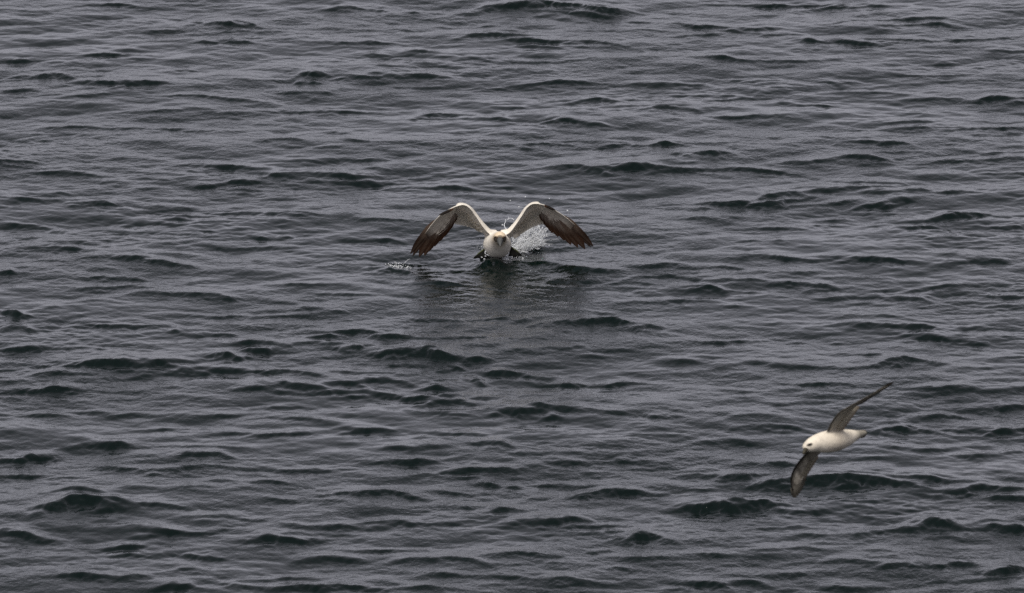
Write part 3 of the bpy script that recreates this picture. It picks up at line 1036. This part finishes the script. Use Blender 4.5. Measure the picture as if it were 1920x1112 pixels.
def sprays():
    rr = random.Random(3)
    g = on_sea(935, 486)
    # behind the bird, thrown up to the right by its feet
    sp = Spray()
    o = on_sea(962, 474)
    o2 = on_sea(985, 466)
    for k in range(7):
        jet(sp, rr, o + Vector((rr.uniform(-.03, .06), rr.uniform(0, .2), 0)), (rr.uniform(.8, 3.4), rr.uniform(-.2, .8), rr.uniform(.8, 2.6)), 30, .3, .0028)
    for k in range(7):
        jet(sp, rr, o2 + Vector((rr.uniform(-.05, .12), rr.uniform(0, .3), 0)), (rr.uniform(-.2, 1.4), rr.uniform(-.2, .6), rr.uniform(1.2, 3.0)), 30, .35, .0030)
    # torn films of water: looping rims
    for (cx, cy, rx, ry, a0, a1) in ((957, 421, 11, 11, .6, 4.6), (999, 430, 13, 14, -1.2, 1.8), (1002, 450, 15, 9, 3.0, 6.0), (985, 437, 10, 12, .2, 2.6), (1008, 447, 9, 8, -2.4, 1.2), (972, 446, 9, 16, 1.2, 3.4), (990, 456, 18, 9, .2, 2.9)):
        pts = []
        for i in range(14):
            t = a0 + (a1 - a0) * i / 13
            w_ = on_sea(960, 474)
            dd = (w_ - CAM).dot(cF) + .18 + .05 * math.sin(t)
            pts.append(at(cx + rx * math.cos(t) * rr.uniform(.92, 1.08), cy - ry * math.sin(t) * rr.uniform(.92, 1.08), dd))
        sp.thread(pts, [rr.uniform(.0018, .0042) for _ in pts])
        for p in pts:
            if rr.random() < .5: sp.drop(p + Vector((rr.gauss(0, .01), rr.gauss(0, .02), rr.gauss(0, .01))), rr.uniform(.003, .007))
    dd = (on_sea(960, 474) - CAM).dot(cF) + .2
    # loose beads
    for _ in range(90):
        x = 994 + rr.gauss(0, 1) * 17
        y = 446 + rr.gauss(0, 1) * 14
        if y < 400 or y > 474 or x > 1035: continue
        sp.drop(at(x, y, dd + rr.uniform(-.15, .2)), rr.choice((.0018, .002, .003, .003, .004, .006)))
    for (x, y, r_) in ((985, 369, .007), (957, 376, .006), (973, 388, .007), (1064, 395, .0085), (1030, 372, .005), (1018, 436, .008), (1017, 428, .008), (984, 442, .009), (1014, 444, .011), (1008, 450, .012),
                       (1004, 455, .012), (1012, 456, .014), (1016, 455, .014), (1020, 457, .012), (968, 457, .009), (962, 455, .010), (990, 470, .008), (1000, 462, .008)):
        sp.drop(at(x, y, dd), r_)
    # froth where the foot struck
    for _ in range(120):
        t = rr.random()
        p = on_sea(960 + 62 * t + rr.gauss(0, 4), 474 - 17 * t + rr.gauss(0, 3))
        sp.drop(Vector((p.x, p.y, max(0, sea_height(p.x, p.y)) + rr.uniform(0, .03))), rr.uniform(.004, .011), Vector((1, 0, 0)), rr.uniform(1, 2.2))
    # clots of water that hold together, strung out along their flight
    for _ in range(34):
        if rr.random() < .62: cx, cy = 1000 + rr.gauss(0, 9), 443 + rr.gauss(0, 9)
        else: cx, cy = 972 + rr.gauss(0, 9), 455 + rr.gauss(0, 9)
        d_ = Vector((cx - 952, 0, 492 - cy)).normalized()
        for _q in range(rr.randint(6, 22)):
            sp.drop(at(cx + rr.gauss(0, 2.4), cy + rr.gauss(0, 1.8), dd + rr.gauss(0, .03)), rr.uniform(.0015, .0052), d_ + Vector((rr.gauss(0, .3), 0, rr.gauss(0, .3))), rr.uniform(1.2, 4))
    # fine mist between the threads
    for _ in range(1100):
        if rr.random() < .6: x, y = 997 + rr.gauss(0, 12), 441 + rr.gauss(0, 12)
        else: x, y = 974 + rr.gauss(0, 12), 457 + rr.gauss(0, 11)
        if y > 476 or y < 408 or x > 1030: continue
        sp.mist(at(x, y, dd + rr.uniform(-.12, .2)), rr.uniform(.0006, .0015), Vector((x - 952 + rr.gauss(0, 8), 0, 492 - y + rr.gauss(0, 8))).normalized() * rr.uniform(.002, .016))
    sp.build('splash', 'burst of white spray thrown up behind and right of the gannet', 'splash', on_sea(975, 474))

    # around the feet
    sp = Spray()
    for (x, y) in ((905, 480), (918, 478), (928, 484), (945, 485), (955, 482), (966, 484)):
        p = on_sea(x, y + 2)
        jet(sp, rr, p, (rr.uniform(-.5, .5), -.2, 1.0), 5, .3, .0030)
    for _ in range(50):
        x = rr.choice((912, 922, 935, 950, 962)) + rr.gauss(0, 8)
        p = on_sea(x, 484 + rr.gauss(0, 2.2))
        sp.drop(Vector((p.x, p.y - .05, sea_height(p.x, p.y) + rr.uniform(0, .035))), rr.uniform(.003, .008), Vector((1, 0, 0)), rr.uniform(1, 2))
    for (cx, cy, rx, ry) in ((914, 474, 4.5, 4),):
        dd2 = (on_sea(914, 484) - CAM).dot(cF) - .15
        pts = [at(cx + rx * math.cos(t), cy - ry * math.sin(t), dd2) for t in np.linspace(0, 5.2, 12)]
        sp.thread(pts, [.005] * 12)
    for _ in range(60):
        dd2 = (on_sea(908, 484) - CAM).dot(cF)
        sp.drop(at(905 + rr.gauss(0, 3.5), 462 + rr.gauss(0, 7), dd2), rr.uniform(.002, .005))
    sp.build('splash', 'low fringe of droplets around the black webbed feet of the gannet', 'splash', on_sea(935, 486))

    # the last footfall, left of the bird
    sp = Spray()
    for k in range(6):
        p = on_sea(730 + 6 * k, 499 + rr.uniform(-1, 2))
        jet(sp, rr, Vector((p.x, p.y, sea_height(p.x, p.y))), (rr.uniform(-.9, .6), 0, rr.uniform(.6, 1.1)), 7, .22, .0026)
    for _ in range(40):
        p = on_sea(745 + rr.gauss(0, 12), 499 + rr.gauss(0, 2))
        sp.drop(Vector((p.x, p.y, sea_height(p.x, p.y) + rr.uniform(0, .02))), rr.uniform(.003, .007), Vector((1, 0, 0)), rr.uniform(1, 2.2))
    sp.build('splash', 'small white splash on a dark wavelet left of the gannet', 'splash', on_sea(745, 500))


sprays()
